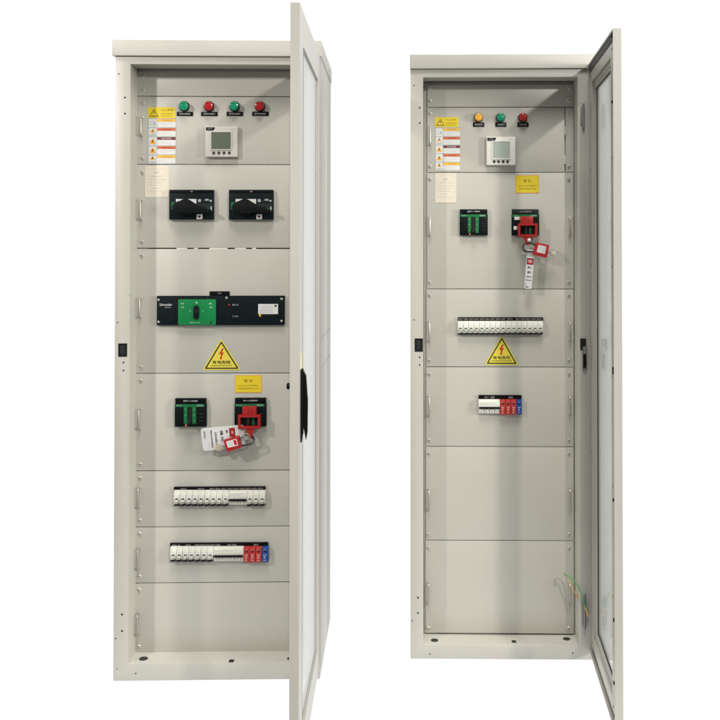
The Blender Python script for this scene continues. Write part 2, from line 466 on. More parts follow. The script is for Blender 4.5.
def moulded_breaker(cab, root, r, words, grey_strip=False):
    d = PD-5; x0,x1,z0,z1 = cab.rect(*r,d); k = cab.k(d); y = d*S; W = x1-x0; H = z1-z0
    gg = G()
    gg.box(x0,x1,y,P,z0,z1-.185*H,'plate',.5*S)
    gg.box(x0+.01*W,x1-.015*W,y+.6*S,P,z1-.178*H,z1,'gloss' if not grey_strip else 'grey',.3*S)
    gg.text(words,x0+.5*W,z1-.09*H,y+.5*S,'sticker' if not grey_strip else 'print',h=.06*H,w=.46*W)
    zt = z1-.20*H; yy = y-.3*S
    gg.box(x0+.02*W,x1-.06*W,yy,y,zt-.09*H,zt,'green' if False else 'dkgreen')
    gg.text('Compact',x0+.15*W,zt-.045*H,yy-.05*S,'faint',h=.04*H,w=.18*W); gg.text('NSX100',x1-.2*W,zt-.045*H,yy-.05*S,'sticker',h=.05*H,w=.18*W)
    gg.box(x0+.29*W,x0+.405*W,yy,y,z0+.10*H,zt-.09*H,'dkgreen'); gg.box(x0+.56*W,x0+.68*W,yy,y,z0+.10*H,zt-.09*H,'dkgreen')
    for qx in (.347,.61):
        for qz in (.2,.42,.62): gg.box(x0+(qx-.015)*W,x0+(qx+.015)*W,yy-.05*S,y,z0+(qz-.012)*H,z0+(qz+.012)*H,'print')
    gg.box(x0+.05*W,x0+.26*W,y-.9*S,y,z0+.06*H,zt-.12*H,'black',.4*S)
    gg.box(x0+.72*W,x0+.96*W,y-.9*S,y,z0+.06*H,zt-.12*H,'black',.4*S)
    for q in range(3):
        gg.box(x0+.77*W,x0+.91*W,y-1.0*S,y-.9*S,z0+(.2+.12*q)*H,z0+(.23+.12*q)*H,'grey')
    gg.lathe((x0+.36*W,y-.2*S,z0+.05*H),[(.032*W,0),(.028*W,-.5*S)],'pointer',10)
    o = build(gg,'moulded_case_breaker',root)
    gg = G(); gg.box(x0+.43*W,x0+.54*W,y-.15*S,y,z0+.12*H,zt-.1*H,'hole')
    gg.prism([(x0+.43*W,z0+.12*H),(x0+.50*W,z0+.12*H),(x0+.54*W,z0+.27*H),(x0+.46*W,z0+.27*H)],y-6*S,y-.1*S,'grey',.3*S)
    build(gg,'toggle',o)
    return x0,x1,z0,z1

def mcb(cab, root, x0p, x1p, yt, yb, off=False, blackfoot=True):
    d = PD-7; x0,x1,z0,z1 = cab.rect(x0p,yt,x1p,yb,d); W = x1-x0; H = z1-z0; y = d*S
    key = ('mcb', round(W,4), round(H,4), blackfoot)
    if key not in _cache:
        g1 = G(); e = .018*W; w2, h2 = W/2-e, H/2
        g1.box(-w2,w2,1.6*S,7*S,-h2+.09*H,h2,'white',.10*S)
        g1.box(-w2,w2,.9*S,1.7*S,-.30*H,h2-.14*H,'white',.15*S)
        g1.box(-w2+.04*W,w2-.04*W,.3*S,1.0*S,-.12*H,.26*H,'white',.2*S)
        g1.box(-w2*.75,w2*.5,.2*S,.31*S,.17*H,.185*H,'print'); g1.box(-w2*.75,w2*.2,.82*S,.95*S,.31*H,.325*H,'print')
        if blackfoot:
            g1.box(-w2,w2,2.4*S,7*S,-h2+.01*H,-h2+.09*H,'black')
            g1.prism([(-w2,-h2),(w2*.35,-h2),(w2*.95,-h2+.17*H),(-w2*.2,-h2+.10*H),(-w2,-h2+.10*H)],.8*S,2.5*S,'black')
        g2 = G(); g2.box(-w2*.5,w2*.5,.2*S,.5*S,-.09*H,.01*H,'dkg2')
        g2.box(-w2*.62,w2*.62,-1.8*S,1.2*S,-.21*H,-.10*H,'white',.25*S)
        _cache[key] = (g1.mesh('miniature_breaker',Vector((0,0,0))), g2.mesh('toggle',Vector((0,0,0))))
    me, mt = _cache[key]; org = Vector(((x0+x1)/2, y, (z0+z1)/2))
    o = link('miniature_breaker', me, root, org); link('toggle', mt, o, org)
M['dkg2'] = mat('toggle_green',(.05,.075,.05),.5)

def rcd(cab, root, x0p, x1p, yt, yb, ybar, poles):
    d = PD-7; x0,x1,z0,z1 = cab.rect(x0p,yt,x1p,yb,d); W = x1-x0; H = z1-z0; y = d*S
    zb = cab.at((x0p+x1p)/2,ybar,d)[1]; e = .02*W/poles*4
    gg = G(); gg.box(x0+.0002,x1-.0002,y+2.6*S,P,z0,z1,'white',.12*S)
    gg.box(x0+.0002,x1-.0002,y+.9*S,y+2.6*S,zb+.02*H,z1-.1*H,'white',.25*S)
    gg.box(x0+.05*W,x1-.2*W,y+.82*S,y+.95*S,z1-.22*H,z1-.235*H,'print'); gg.box(x0+.05*W,x1-.35*W,y+.82*S,y+.95*S,z1-.30*H,z1-.312*H,'faint')
    for i in range(poles):
        a = x0+W*(i+.5)/poles
        gg.box(a-.36*W/poles,a+.36*W/poles,y+1.4*S,y+2.7*S,z0+.04*H,zb-.12*H,'white',.2*S)
        gg.lathe((a,y+1.4*S,z0+.14*H),[(.16*W/poles,0),(.16*W/poles,-.06*S)],'print',10)
    o = build(gg,'residual_current_breaker',root)
    gg = G(); gg.box(x0+.02*W,x1-.02*W,y-1.2*S,y+2.0*S,zb-.055*H,zb+.055*H,'black',.2*S)
    build(gg,'toggle_bar',o)

def module(cab, root, x0p, x1p, yt, yb, col):
    d = PD-7; x0,x1,z0,z1 = cab.rect(x0p,yt,x1p,yb,d); W = x1-x0; H = z1-z0; y = d*S
    gg = G(); e = .03*W
    gg.box(x0+e,x1-e,y+.8*S,P,z0,z1,col,.2*S)
    gg.box(x0+.12*W,x1-.12*W,y,y+.9*S,z0+.06*H,z1-.36*H,col,.25*S)
    gg.box(x0+.15*W,x1-.15*W,y+.4*S,y+.85*S,z1-.24*H,z1-.08*H,col,.15*S)
    gg.text('N' if col=='modblue' else 'L',(x0+x1)/2,z1-.16*H,y+.34*S,'faint',h=.09*H)
    gg.box(x0+.25*W,x1-.25*W,y-.05*S,y+.05*S,z0+.46*H,z0+.50*H,'faint'); gg.box(x0+.25*W,x1-.3*W,y-.05*S,y+.05*S,z0+.12*H,z0+.15*H,'faint')
    gg.prism([(x0+.35*W,z0+.40*H),(x0+.6*W,z0+.36*H),(x0+.42*W,z0+.22*H),(x0+.62*W,z0+.2*H)][:3],y-.05*S,y+.05*S,'faint')
    gg.box(x0+.3*W,x1-.3*W,y+.3*S,y+.81*S,z1-.33*H,z1-.27*H,'hole')
    build(gg,'surge_protector',root)

def strip(cab, root, x0p, x1p, yt, yb, words):
    d = PD-2.5; x0,x1,z0,z1 = cab.rect(x0p,yt,x1p,yb,d)
    gg = G(); gg.box(x0,x1,d*S,P,z0,z1,'gloss',.25*S)
    for wx, wd, w in words:
        gg.text(w, cab.at(wx,yt,d)[0], (z0+z1)/2, (d-.06)*S, 'faint', h=(z1-z0)*.36, w=wd*cab.k(d))
    build(gg,'label_strip',root)

# ------------------------------------------------------------------ enclosure
def enclosure(cab, root, sp):
    """sp: dict with pixel positions"""
    x0,x1 = sp['x']; ox0,ox1 = sp['ox']; oy0,oy1 = sp['oy']; ym = 360
    X0 = cab.at(x0,ym,0)[0]; X1 = cab.at(x1,ym,0)[0]; O0 = cab.at(ox0,ym,0)[0]; O1 = cab.at(ox1,ym,0)[0]
    xm = (x0+x1)/2
    ZT = cab.at(xm,sp['capb'],0)[1]; ZC = cab.at(xm,sp['capt'],-3)[1]; ZO1 = cab.at(xm,oy0,0)[1]; ZO0 = cab.at(xm,oy1,0)[1]
    D = sp['depth']*S
    gg = G()
    # front frame as one ring, folded 1.5 mm edges
    i = gg.mi('paint')
    V = {}
    for a_, (A0,A1,B0,B1) in enumerate(((X0,X1,0,ZT),(O0,O1,ZO0,ZO1))):
        for b_, y_ in enumerate((0,D)): V[a_,b_] = [gg.bm.verts.new((q,y_,r)) for q,r in ((A0,B0),(A1,B0),(A1,B1),(A0,B1))]
    fs = []
    for j in range(4):
        l = (j+1)%4
        for A_,B_ in (((0,0),(1,0)),((0,1),(1,1)),((0,0),(0,1)),((1,0),(1,1))):
            fs.append(gg.bm.faces.new((V[A_][j],V[A_][l],V[B_][l],V[B_][j])))
    for f in fs: f.material_index = i
    bmesh.ops.recalc_face_normals(gg.bm, faces=fs)
    es = [e_ for e_ in {e_ for f in fs for e_ in f.edges} if len(e_.link_faces)==2 and e_.calc_face_angle()>1]
    bmesh.ops.bevel(gg.bm, geom=es, offset=.0014, segments=3, affect='EDGES', profile=.5)
    gg.box(O0+.0002,O1-.0002,D-.004,D-.001,ZO0-.01,ZO1+.01,'paint')
    # grooves on the visible flank
    for gz in sp.get('flank',[]):
        gg.box(X1-.001,X1+.0005,.12*D,.95*D,gz,gz+.0016,'zinc')
    gg.box(X1-.001,X1+.0004,.012,.014,.03,ZT-.01,'rubber')
    o = build(gg,'enclosure_frame',root,Vector((0,0,0)))
    gg = G(); gg.box(X0-sp['over'][0]*S,X1+sp['over'][1]*S,-3*S,D+1*S,ZT,ZC,'paint',.0016,3)
    build(gg,'top_cap',root)
    # punched holes
    for hx,hy,hr in sp['holes']:
        x,z = cab.at(hx,hy,0); g2 = G()
        g2.lathe((x,0,z),[(hr*S,-.0002),(hr*S,.0003)],'hole',14)
        build(g2,'punched_hole',o)
    a,b,c,e = cab.rect(*sp['slot'],0); g2 = G()
    g2.ring(a-.6*S,b+.6*S,c-.6*S,e+.6*S,1.2*S,-.0012,.0004,'black'); g2.box(a,b,-.0003,.0003,c,e,'hole')
    g2.box(a+.2*(b-a),b-.35*(b-a),-.0008,-.0003,c+.1*(e-c),e-.15*(e-c),'grey',.0002)
    build(g2,'latch_slot',o)
    # grommets on the bottom sill
    for gx,gy,gr,sq in sp['grom']:
        v = cab.Ri @ (Matrix.Rotation(PITCH,3,'X') @ Vector(((gx-CX)/F,1,(PY0-gy)/F)))
        t = (ZO0-cab.cl.z)/v.z; p = cab.cl+v*t; g2 = G()
        if sq: g2.box(p.x-gr*S,p.x+gr*S,p.y-.9*gr*S*1.4,p.y+.9*gr*S*1.4,ZO0,ZO0+.0008,'hole')
        else: g2.lathe((p.x,p.y,ZO0),[(gr*S,0),(gr*S,.0012),(gr*.8*S,.0016)],['rubber','rubber'],24,'z')
        build(g2,'sill_grommet',o)
    # mounting uprights and dark cavity behind the covers
    a,b,c,e = cab.rect(sp['px'][0],sp['seams'][0],sp['px'][1],sp['seams'][-1],PD)
    g2 = G(); g2.box(O0+.3*S,a+11*S,P+2.6*S,P+4*S,ZO0+.002,ZO1-.002,'paint'); g2.box(b-11*S,O1-.3*S,P+2.6*S,P+4*S,ZO0+.002,ZO1-.002,'paint')
    build(g2,'mounting_upright',root)
    g2 = G(); g2.box(O0+.5*S,O1-.5*S,P+8*S,P+9*S,ZO0+.001,ZO1-.001,'paint')
    build(g2,'cavity_back',root)
    # rail under the roof
    g2 = G(); zr = cab.at(xm,sp['rail'],PD)[1]
    g2.box(a+2*S,b-2*S,P-1.5*S,P+2.5*S,zr-1.1*S,zr+1.1*S,'zinc',.6*S)
    build(g2,'top_rail',root)
    return dict(X0=X0,X1=X1,O0=O0,O1=O1,ZT=ZT,ZC=ZC,ZO0=ZO0,ZO1=ZO1,D=D)

def door(root, hx, hy, ang, width, zb, zt, thick, handle_=False, latches=(), cutz=()):
    """door-local frame: x towards the hinge, y = 0 outer face, +y inner side, z up"""
    T = thick*S; W = width*S; H = zt-zb
    gg = G(); f = 30*S
    gg.ring(0,W,0,H,f,0,1.0*S,'paint')                               # outer sheet round the window
    gg.ring(0,W,0,H,1.4*S,1.0*S,T,'paint')                           # return flange
    gg.ring(10*S,W-10*S,10*S,H-10*S,11*S,1.0*S,T-1.2*S,'paint')      # inner box frame
    gg.ring(21*S,W-21*S,21*S,H-21*S,8*S,1.0*S,T-4.0*S,'paint')       # its lower step
    gg.ring(23.5*S,W-23.5*S,23.5*S,H-23.5*S,2*S,T-4.0*S,T-3.2*S,'paint')
    # built with the free edge at x = 0 and the hinge at x = W; the object's origin sits on the hinge line
    o = bpy.data.objects.new('door', gg.mesh('door', Vector((W,0,0)))); COL.objects.link(o)
    o.parent = root; o.location = (hx,hy,zb); o.rotation_euler = (0,0,ang); ORG[o.name] = Vector((W,0,0))
    g2 = G(); g2.ring(2.2*S,W-2.2*S,2.2*S,H-2.2*S,7.2*S,1.0*S,3.2*S,'rubber')
    g2.box(3*S,W-3*S,1.0*S,T-1.0*S,H-9.6*S,H-2.4*S,'rubber',.3*S)
    build(g2,'door_gasket',o)
    g2 = G(); g2.ring(29.0*S,W-29.0*S,29.0*S,H-29.0*S,.9*S,-.12*S,T-4.6*S,'rubber')
    build(g2,'window_seal',o)
    g2 = G(); g2.box(29.4*S,W-29.4*S,.9*S,2.0*S,29.4*S,H-29.4*S,'glass')
    build(g2,'window_pane',o)
    for q in range(7):
        for xx in (15*S, W-15*S):
            zz = 15*S+q*(H-30*S)/6; g2 = G()
            g2.lathe((xx,T-1.2*S,zz),[(1.1*S,0),(1.1*S,.4*S),(.6*S,.6*S)],'zinc',10)
            build(g2,'screw',o)
    for xx,zz,w_,h_ in latches:
        g2 = G(); g2.box(xx-w_*S,xx+w_*S,T-1.2*S,T+1.4*S,zz-h_*S,zz+h_*S,'black',.5*S)
        build(g2,'latch_roller',o)
    return o, W, H, T

# ================================================================== LEFT CABINET
rotL = math.radians(1.3)
LX = (217-CX)*S
L = Cab((LX,0,0), rotL)
cabL = thing('electrical_cabinet','left beige switchboard cabinet with its glazed door seen edge-on','cabinet','open glazed switchboard cabinets')
cabL.location = L.o; cabL.rotation_euler = (0,0,rotL); ORG[cabL.name] = Vector((0,0,0))
dl = enclosure(L,cabL,dict(x=(114.6,320.3),ox=(129.4,306),oy=(64.5,662.5),capb=56.5,capt=40.2,depth=150,over=(3.0,.8),
    seams=[69.5,652],px=(136,303),rail=70.2,flank=[(FLOOR-343)*S*1.0,(FLOOR-374)*S],
    holes=[(118.8,74,.75),(125,97.5,.95),(125,113.5,.95),(117.5,322.5,.7),(123.5,362.5,.9),(123.5,370.5,.9),(122,614.5,1),(122,631,1),(115.7,638.5,.7),(135.8,673.5,.75),(117,669,.5),(130,295,.0+.4)],
    slot=(119,344,126.5,356),grom=[(143.5,658.8,4.4,False),(231.5,661,2.4,True),(290,658.6,3,False)]))
seamsL = [70.8,96.5,164.5,248.4,373.2,470.5,526.5,582.5,652.3]
sc_x = lambda y: 143.2-(y-76)*.0074
scr = [(76,90),(103,158),(172,241.5),(255.5,367),(380.5,464),(478,520),(533.5,576),(589.5,646)]
hnd = [None,(117.5,135.5),(200,219.5),(298,317),(409,428.5),(487.5,507),(548.5,568.5),(613.5,634)]
for i in range(8):
    xl = 137.4-(seamsL[i]-70)*.006
    p = panel(L,cabL,xl,seamsL[i]+(.6 if i==3 else .34),303,seamsL[i+1]-(.6 if i==2 else .34))
    for yy in scr[i]:
        screw(L,p,sc_x(yy),yy); screw(L,p,298,yy)
    if hnd[i]:
        handle(L,p,sc_x(hnd[i][0])-.8,*hnd[i]); handle(L,p,298.5,*hnd[i])
# white strips painting light coming through the open seam below the two rotary breakers
for a,b in ((176.5,187),(194,198),(209.5,227.5),(235,246),(252,256)):
    gg = G(); x0,x1,z0,z1 = L.rect(a,247.2,b,249.6,PD+.5); gg.box(x0,x1,P+.3*S,P+2*S,z0,z1,'white')
    build(gg,'seam_light_strip',cabL)

warn_sticker(L,cabL,(148,107.3,175.3,118)); multi_sticker(L,cabL,(148.2,118.6,176,164)); notice(L,cabL,(145,166,168.7,197.3))
for (x,px,ln,w) in ((183.7,(176.7,111.8,193,115.9),'lampg','常用合闸指示'),(208.7,(201,111.8,217.6,115.9),'lampr','常用分闸指示'),(234.2,(226.5,111.7,243,115.8),'lampg','备用合闸指示'),(259.6,(252,111.6,268.6,115.7),'lampr','备用分闸指示')):
    indicator(L,cabL,x,106.2,ln,4.9,px,w)
meter(L,cabL,(205,126.5,237.8,157),(211.3,132.2,231,149.3),(213.7,218.8,224,229.3),152.8,'meter','lcd')
rotary_breaker(L,cabL,169.1,'1QF'); rotary_breaker(L,cabL,228.8,'2QF')

# changeover switch
d = PD-4; k = L.k(d); y = d*S
x0,x1,z0,z1 = L.rect(156.7,295.8,284.6,325.2,d)
gg = G(); gg.box(x0,x1,y,P,z0,z1,'plate',.5*S)
a = L.at(166,304.6,d); gg.text('Schneider',a[0],a[1],y-.05*S,'sticker',h=2.4*k,w=12.5*k); a = L.at(168,307.4,d); gg.text('Electric',a[0],a[1],y-.05*S,'print',h=1.1*k,w=6*k)
for cx,cy in ((158.6,300),(158.6,322),(281.6,299),(281.6,321),(226.6,298)):
    a = L.at(cx,cy,d); gg.lathe((a[0],y,a[1]),[(1.25*k,0),(1.2*k,-.4*S),(.7*k,-.6*S)],'steel',12)
for yy,c in ((304.8,'redink'),(316.3,'hole')):
    a = L.at(229.3,yy,d); gg.lathe((a[0],y,a[1]),[(.9*k,0),(.8*k,-.3*S)],c,12)
    a = L.at(235.4,yy,d); gg.text('● ON' if c=='redink' else '○ ON',a[0],a[1],y-.05*S,'print',h=1.7*k,w=5.5*k)
a,b,c,e = L.rect(258.2,304,278,314,d-.2); gg.box(a,b,(d-.3)*S,y,c,e,'sticker')
for q in range(5): gg.box(a+(.06+.03*q)*(b-a),a+(.75-.05*(q%3))*(b-a),(d-.36)*S,(d-.3)*S,c+(.15+.16*q)*(e-c),c+(.19+.16*q)*(e-c),'print')
gg.box(b-.18*(b-a),b-.06*(b-a),(d-.36)*S,(d-.3)*S,e-.28*(e-c),e-.1*(e-c),'ink')
a,b,c,e = L.rect(262,314.6,274,315.6,d-.2); gg.box(a,b,(d-.2)*S,y,c,e,'grey'); a,b,c,e = L.rect(259,314.4,261,316.4,d-.2); gg.box(a,b,(d-.2)*S,y,c,e,'orange')
for q in (196.5,202,207.5): a,b,c,e = L.rect(q-.8,296.6,q+.8,298.6,d-.4); gg.box(a,b,(d-.4)*S,y,c,e,'grey')
sw = build(gg,'transfer_switch',cabL)
x0,x1,z0,z1 = L.rect(178,299.4,215.8,325,d-2)
gg = G(); gg.prism(rounded([(x0,z0),(x1,z0),(x1,z1),(x0,z1)],1.6*k),(d-2)*S,y,'green',.3*S); yy = (d-2.06)*S
for cx,cy,w in ((182.5,303.6,'N'),(182.5,307.3,'ON'),(210.8,303.6,'R'),(210.8,307.3,'ON')):
    a = L.at(cx,cy,d-2); gg.text(w,a[0],a[1],yy,'sticker',h=1.5*k,w=2.8*k)
a = L.at(196.6,302.6,d-2); gg.lathe((a[0],yy+.02*S,a[1]),[(.8*k,0),(.8*k,-.06*S)],'sticker',12)
for cx,w in ((190.3,'▶'),(202.6,'◀')): a = L.at(cx,310.9,d-2); gg.text(w,a[0],a[1],yy,'sticker',h=1.2*k)
a = L.at(195,322.4,d-2); gg.text('Remote control',a[0],a[1],yy,'sticker',h=1.1*k,w=10*k); a,b,c,e = L.rect(210.2,321.3,211.4,324.3,d-2.1); gg.box(a,b,(d-2.1)*S,y,c,e,'hole')
gp = build(gg,'green_faceplate',sw)
x0,x1,z0,z1 = L.rect(193.3,305.4,198.8,319.4,d-3); xm = (x0+x1)/2; r = (x1-x0)/2
gg = G(); pts = [(xm+r*math.cos(t),z1-r+r*math.sin(t)) for t in [i*math.pi/8 for i in range(9)]]+[(xm-r*math.cos(t),z0+r-r*math.sin(t)) for t in [i*math.pi/8 for i in range(9)]]
gg.prism(pts,(d-3.2)*S,(d-1.9)*S,'plate',.2*S); a = L.at(196,311,d-3.2); gg.lathe((a[0],(d-3.2)*S,a[1]),[(r*.75,0),(r*.7,-.1*S)],'hole',16)
build(gg,'selector_knob',sw)
x0,x1,z0,z1 = L.rect(209.5,291.3,229.6,295.5,PD-1); gg = G(); gg.box(x0,x1,(PD-1)*S,P,z0,z1,'gloss',.2*S)
gg.text('ATS',(x0+x1)/2,(z0+z1)/2,(PD-1.1)*S,'print',h=(z1-z0)*.35); build(gg,'name_plate',cabL)

triangle(L,cabL,221.3,339.5,203.2,240.2,369.6)
yellow_sign(L,cabL,(235,375.2,261.6,392.6))
moulded_breaker(L,cabL,(174.6,398.6,206.2,426.8),'QF1-1/100A')
moulded_breaker(L,cabL,(234.4,398.2,266.2,426.6),'QF1-2 浪涌保护')
strip(L,cabL,173.9,265.3,486.8,490.8,[(183.5,6,'QF12'),(201,6,'QF14')]+[(212+6.05*i,4.8,'QF%d'%(15+i)) for i in range(9)])
for i in range(9): mcb(L,cabL,173.6+6.1*i,173.6+6.1*(i+1),491,506.2)
rcd(L,cabL,228.5,246.8,491,505.4,500,3)
for i in range(3): mcb(L,cabL,246.8+6.1*i,246.8+6.1*(i+1),491,506.2)
strip(L,cabL,170,268,542.9,547.3,[(176,8,'QF21-22'),(188,5,'QF23')]+[(197+5.2*i,4.4,'QF%d'%(24+i)) for i in range(5)]+[(232,9,'QF-SPD'),(256,4.5,'SPD')])
for i in range(7): mcb(L,cabL,170+6.15*i,170+6.15*(i+1),547.4,562)
rcd(L,cabL,213.1,243.3,547.4,562,556.2,5)
for i in range(3): module(L,cabL,243.3+6.05*i,243.3+6.05*(i+1),547.4,562.6,'modred')
module(L,cabL,261.5,268.3,547.2,562.4,'modblue')

# left door, opened a right angle towards the viewer
hx = L.at(319.5,360,0)[0]; zt = L.at(319.5,56.0,0)[1]; zb = L.at(322.0,667.5,0)[1]
def doordir(cab, hingepx, edgepx, dist, base):
    """width and angle of a door whose free edge stands at edgepx, dist from the camera"""
    h = cab.at(hingepx,HY,base); wx = (edgepx-CX)*dist/F*S; wy = dist*S-F*S
    e = cab.Ri @ (Vector((wx,wy,0))-cab.o)
    return e.x-h[0], e.y-base*S
dx,dy = doordir(L,319.5,299.3,728,0)
ang = math.atan2(-dy,-dx); wid = math.hypot(dx,dy)/S
TH = 7.4
dL, W, H, T = door(cabL, hx, -.3*S, ang, wid, zb, zt, TH, latches=[(2.6,2.6,0,0)][:0])
# swing handle on the outer face near the free edge
def zz(px,py,dist): return CAM.z + dist*S*math.tan(math.atan((PY0-py)/F)+0) + 0*px
def zat(py,dist): return CAM.z + dist*S*math.tan(math.atan2(PY0-py,F)+PITCH)
z1 = zat(368,745)-zb; z0 = zat(438,745)-zb; hxw = 13*S
gg = G(); gg.box(hxw-4*S,hxw+4*S,-2*S,0,z0+.06*(z1-z0),z1,'black',.7*S)
pl = build(gg,'door_handle',dL)
gg = G()
def sideprism(gg,pts,x0,x1,k,bev=0):
    """outline in the y-z plane of the door, run along x"""
    a=[gg.bm.verts.new((x0,p[0],p[1])) for p in pts]; b=[gg.bm.verts.new((x1,p[0],p[1])) for p in pts]
    fs=[gg.bm.faces.new(a),gg.bm.faces.new(b[::-1])]; n=len(pts)
    for j in range(n): fs.append(gg.bm.faces.new((a[j],b[j],b[(j+1)%n],a[(j+1)%n])))
    for f in fs: f.material_index=gg.mi(k)
    bmesh.ops.recalc_face_normals(gg.bm,faces=fs)
h = z1-z0
sideprism(gg,[(-2*S,z1-.02*h),(-4.2*S,z1-.10*h),(-5.6*S,z0+.55*h),(-5.4*S,z0+.10*h),(-4.2*S,z0-.01*h),(-3.2*S,z0+.10*h),(-2*S,z0+.2*h)],hxw-2.6*S,hxw+2.6*S,'gloss')
sideprism(gg,[(0,z0+.10*h),(-1.9*S,z0+.10*h),(-.8*S,z0-.04*h),(0,z0-.04*h)],hxw-3*S,hxw+3*S,'black')
build(gg,'lever',pl)
z3 = zat(352.5,745)-zb; z2 = zat(368.5,745)-zb
gg = G(); gg.box(hxw-4*S,hxw+3.4*S,-.4*S,0,z2,z3,'tape'); build(gg,'yellow_tape',dL)
zl = zat(383.5,745)-zb
gg = G(); gg.lathe((3.4*S,T-.2*S,zl),[(2.6*S,0),(2.6*S,2.2*S),(2.0*S,2.9*S)],'black',16,'y'); build(gg,'latch_roller',dL)
def hinge(cab, root, x, z0, z1, y, mat_='zinc'):
    gg = G(); gg.lathe((x,y,z0),[(1.25*S,0),(1.25*S,(z1-z0)*.49),(1.05*S,(z1-z0)*.495),(1.05*S,(z1-z0)*.505),(1.25*S,(z1-z0)*.51),(1.25*S,z1-z0)],mat_,14,'z')
    gg.box(x-2.6*S,x-.6*S,y+1.2*S,y+2.2*S,z0+.01,z1-.01,mat_,.2*S)
    return build(gg,'hinge',root)
for py in (105,360,615):
    hinge(L,cabL,L.at(313.6,360,0)[0],L.at(310,py+12,0)[1],L.at(310,py-12,0)[1],-2.3*S)

# ================================================================== RIGHT CABINET
rotR = math.radians(-.9)
DR = 46.5
RX = (500-CX)*S*(F+DR)/F
R = Cab((RX,DR*S,0), rotR)
cabR = thing('electrical_cabinet','right beige switchboard cabinet with the inner side of its window door showing','cabinet','open glazed switchboard cabinets')
cabR.location = R.o; cabR.rotation_euler = (0,0,rotR); ORG[cabR.name] = Vector((0,0,0))
dr = enclosure(R,cabR,dict(x=(410.6,595.5),ox=(423.2,578.3),oy=(77.2,645),capb=68.8,capt=54.3,depth=150,over=(.6,2.5),
    seams=[84,633.6],px=(427,573.5),rail=83.2,flank=[],
    holes=[(413.9,85.5,.75),(419.7,107.8,.95),(419.7,123,.95),(414.3,319.8,.7),(419.6,357.3,.9),(419.6,365,.9),(417.9,597.6,1),(417.9,613,1),(412.2,620.7,.7),(430,654,.75),(572.6,653.2,.75)],
    slot=(415.3,339,422.3,351),grom=[(434.6,640.4,3.9,False),(514,641.6,2.2,True),(566.6,639,3.9,False)]))
seamsR = [84.2,107.2,172.4,289,367,446.6,540.5,633.6]
scrR = [(87.7,100.6),(113.6,166.3),(179.2,282.3),(295.4,360.3),(374,440.3),(453.6,534.2),(547.6,627.8)]
hL = [None,(127,145),(217.5,235.5),(322,341),(396.5,416),(489.5,509.5),(582.5,603)]
hR = [None,None,(217.5,234.5),(322,340),(396,414),(489,508.5),(583,602)]
for i in range(7):
    xr = 564.6 if i==1 else 573.6
    p = panel(R,cabR,427.4-(seamsR[i]-84)*.004,seamsR[i]+.32,xr,seamsR[i+1]-.32)
    if i==1:
        x0,x1,z0,z1 = R.rect(565.6,107.6,573.6,172,PD); gg = G(); gg.box(x0,x1,P,P+.003,z0,z1,'paint',.0007); q = build(gg,'hinge_side_plate',cabR)
        for cy in (131,160):
            x0,x1,z0,z1 = R.rect(563.6,cy-4.5,566.6,cy+4.5,PD); gg=G(); gg.box(x0,x1,P-.5*S,P+.4*S,z0,z1,'paint',.3*S); build(gg,'hinge',p)
    for yy in scrR[i]:
        screw(R,p,430.2-(yy-88)*.0036,yy); screw(R,p if i!=1 else q,568.8,yy)
    if hL[i]: handle(R,p,430.2-(hL[i][0]-88)*.0036,*hL[i])
    if hR[i]: handle(R,p,569.4,*hR[i])
warn_sticker(R,cabR,(435,117.3,458.3,127)); multi_sticker(R,cabR,(435.2,128,460.3,170.8)); notice(R,cabR,(435.2,172.9,456.3,202.7))
yellow_sign(R,cabR,(515.5,175.2,539,193))
for (x,pr,ln,w) in ((478.6,(473,122.4,484.3,126.7),'lampa','电源指示'),(500.7,(495.4,122.4,506.5,126.7),'lampg','合闸指示'),(523,(517.4,122.4,528.6,126.7),'lampr','分闸指示')):
    indicator(R,cabR,x,117.4,ln,4.3,pr,w)
meter(R,cabR,(486.4,136.8,515.6,165.2),(492.6,141.6,510,158.4),(494.3,498.6,503.2,507.6),161.5,'white','lcd2')
moulded_breaker(R,cabR,(459.8,209.2,487.8,235.4),'QF1-100A')
moulded_breaker(R,cabR,(511.8,209.2,539.2,235.4),'QF2 浪涌保护',True)
strip(R,cabR,458,543.2,317.3,321.0,[(460.7+5.32*i,4.4,'QF%d'%(1+i)) for i in range(9)]+[(510,5,'QF10')]+[(518+5.32*i,4.4,'QF%d'%(11+i)) for i in range(5)])
for i in range(16): mcb(R,cabR,457.9+5.33*i,457.9+5.33*(i+1),321.2,334.6)
triangle(R,cabR,501.8,335.8,485.3,518.0,364.6)
strip(R,cabR,478.7,521.6,395.2,399.6,[(486.5,4,'QF17'),(492.5,4,'SPD'),(510.8,4.5,'SPD')])
rcd(R,cabR,478.7,500,399.8,414,407.8,4)
for i in range(3): module(R,cabR,500+5.5*i,500+5.5*(i+1),399.8,414.8,'modred')
module(R,cabR,516.5,522,399.8,414.6,'modblue')

# right door
zt = R.at(592,65.0,0)[1]; zb = R.at(588.5,650.5,0)[1]
hX = R.at(595.2,HY,0)[0]
dist = 811; wx = (621.8-CX)*dist/F*S; wy = dist*S-F*S
e = R.Ri @ (Vector((wx,wy,0))-R.o); dx, dy = e.x-hX, e.y
ang = math.atan2(-dy,-dx); wid = math.hypot(dx,dy)/S
dR, W, H, T = door(cabR, hX, -.3*S, ang, wid, zb, zt, 7.2)
for py in (101.5,371,500.5,621,684):
    zl = zat(py,812)-zb
    if 0 < zl < H:
        gg = G(); hh = 3.2*S if py==371 else 1.3*S
        gg.box(1.4*S,4.2*S,T-1.0*S,T+.9*S,zl-hh,zl+hh,'black',.3*S); build(gg,'latch_roller',dR)
zl = zat(40,818)-zb
gg = G(); gg.lathe((5*S,T-1*S,H-5*S),[(2.4*S,0),(2.4*S,1.6*S),(1.2*S,2.0*S)],'black',14); build(gg,'door_buffer',dR)
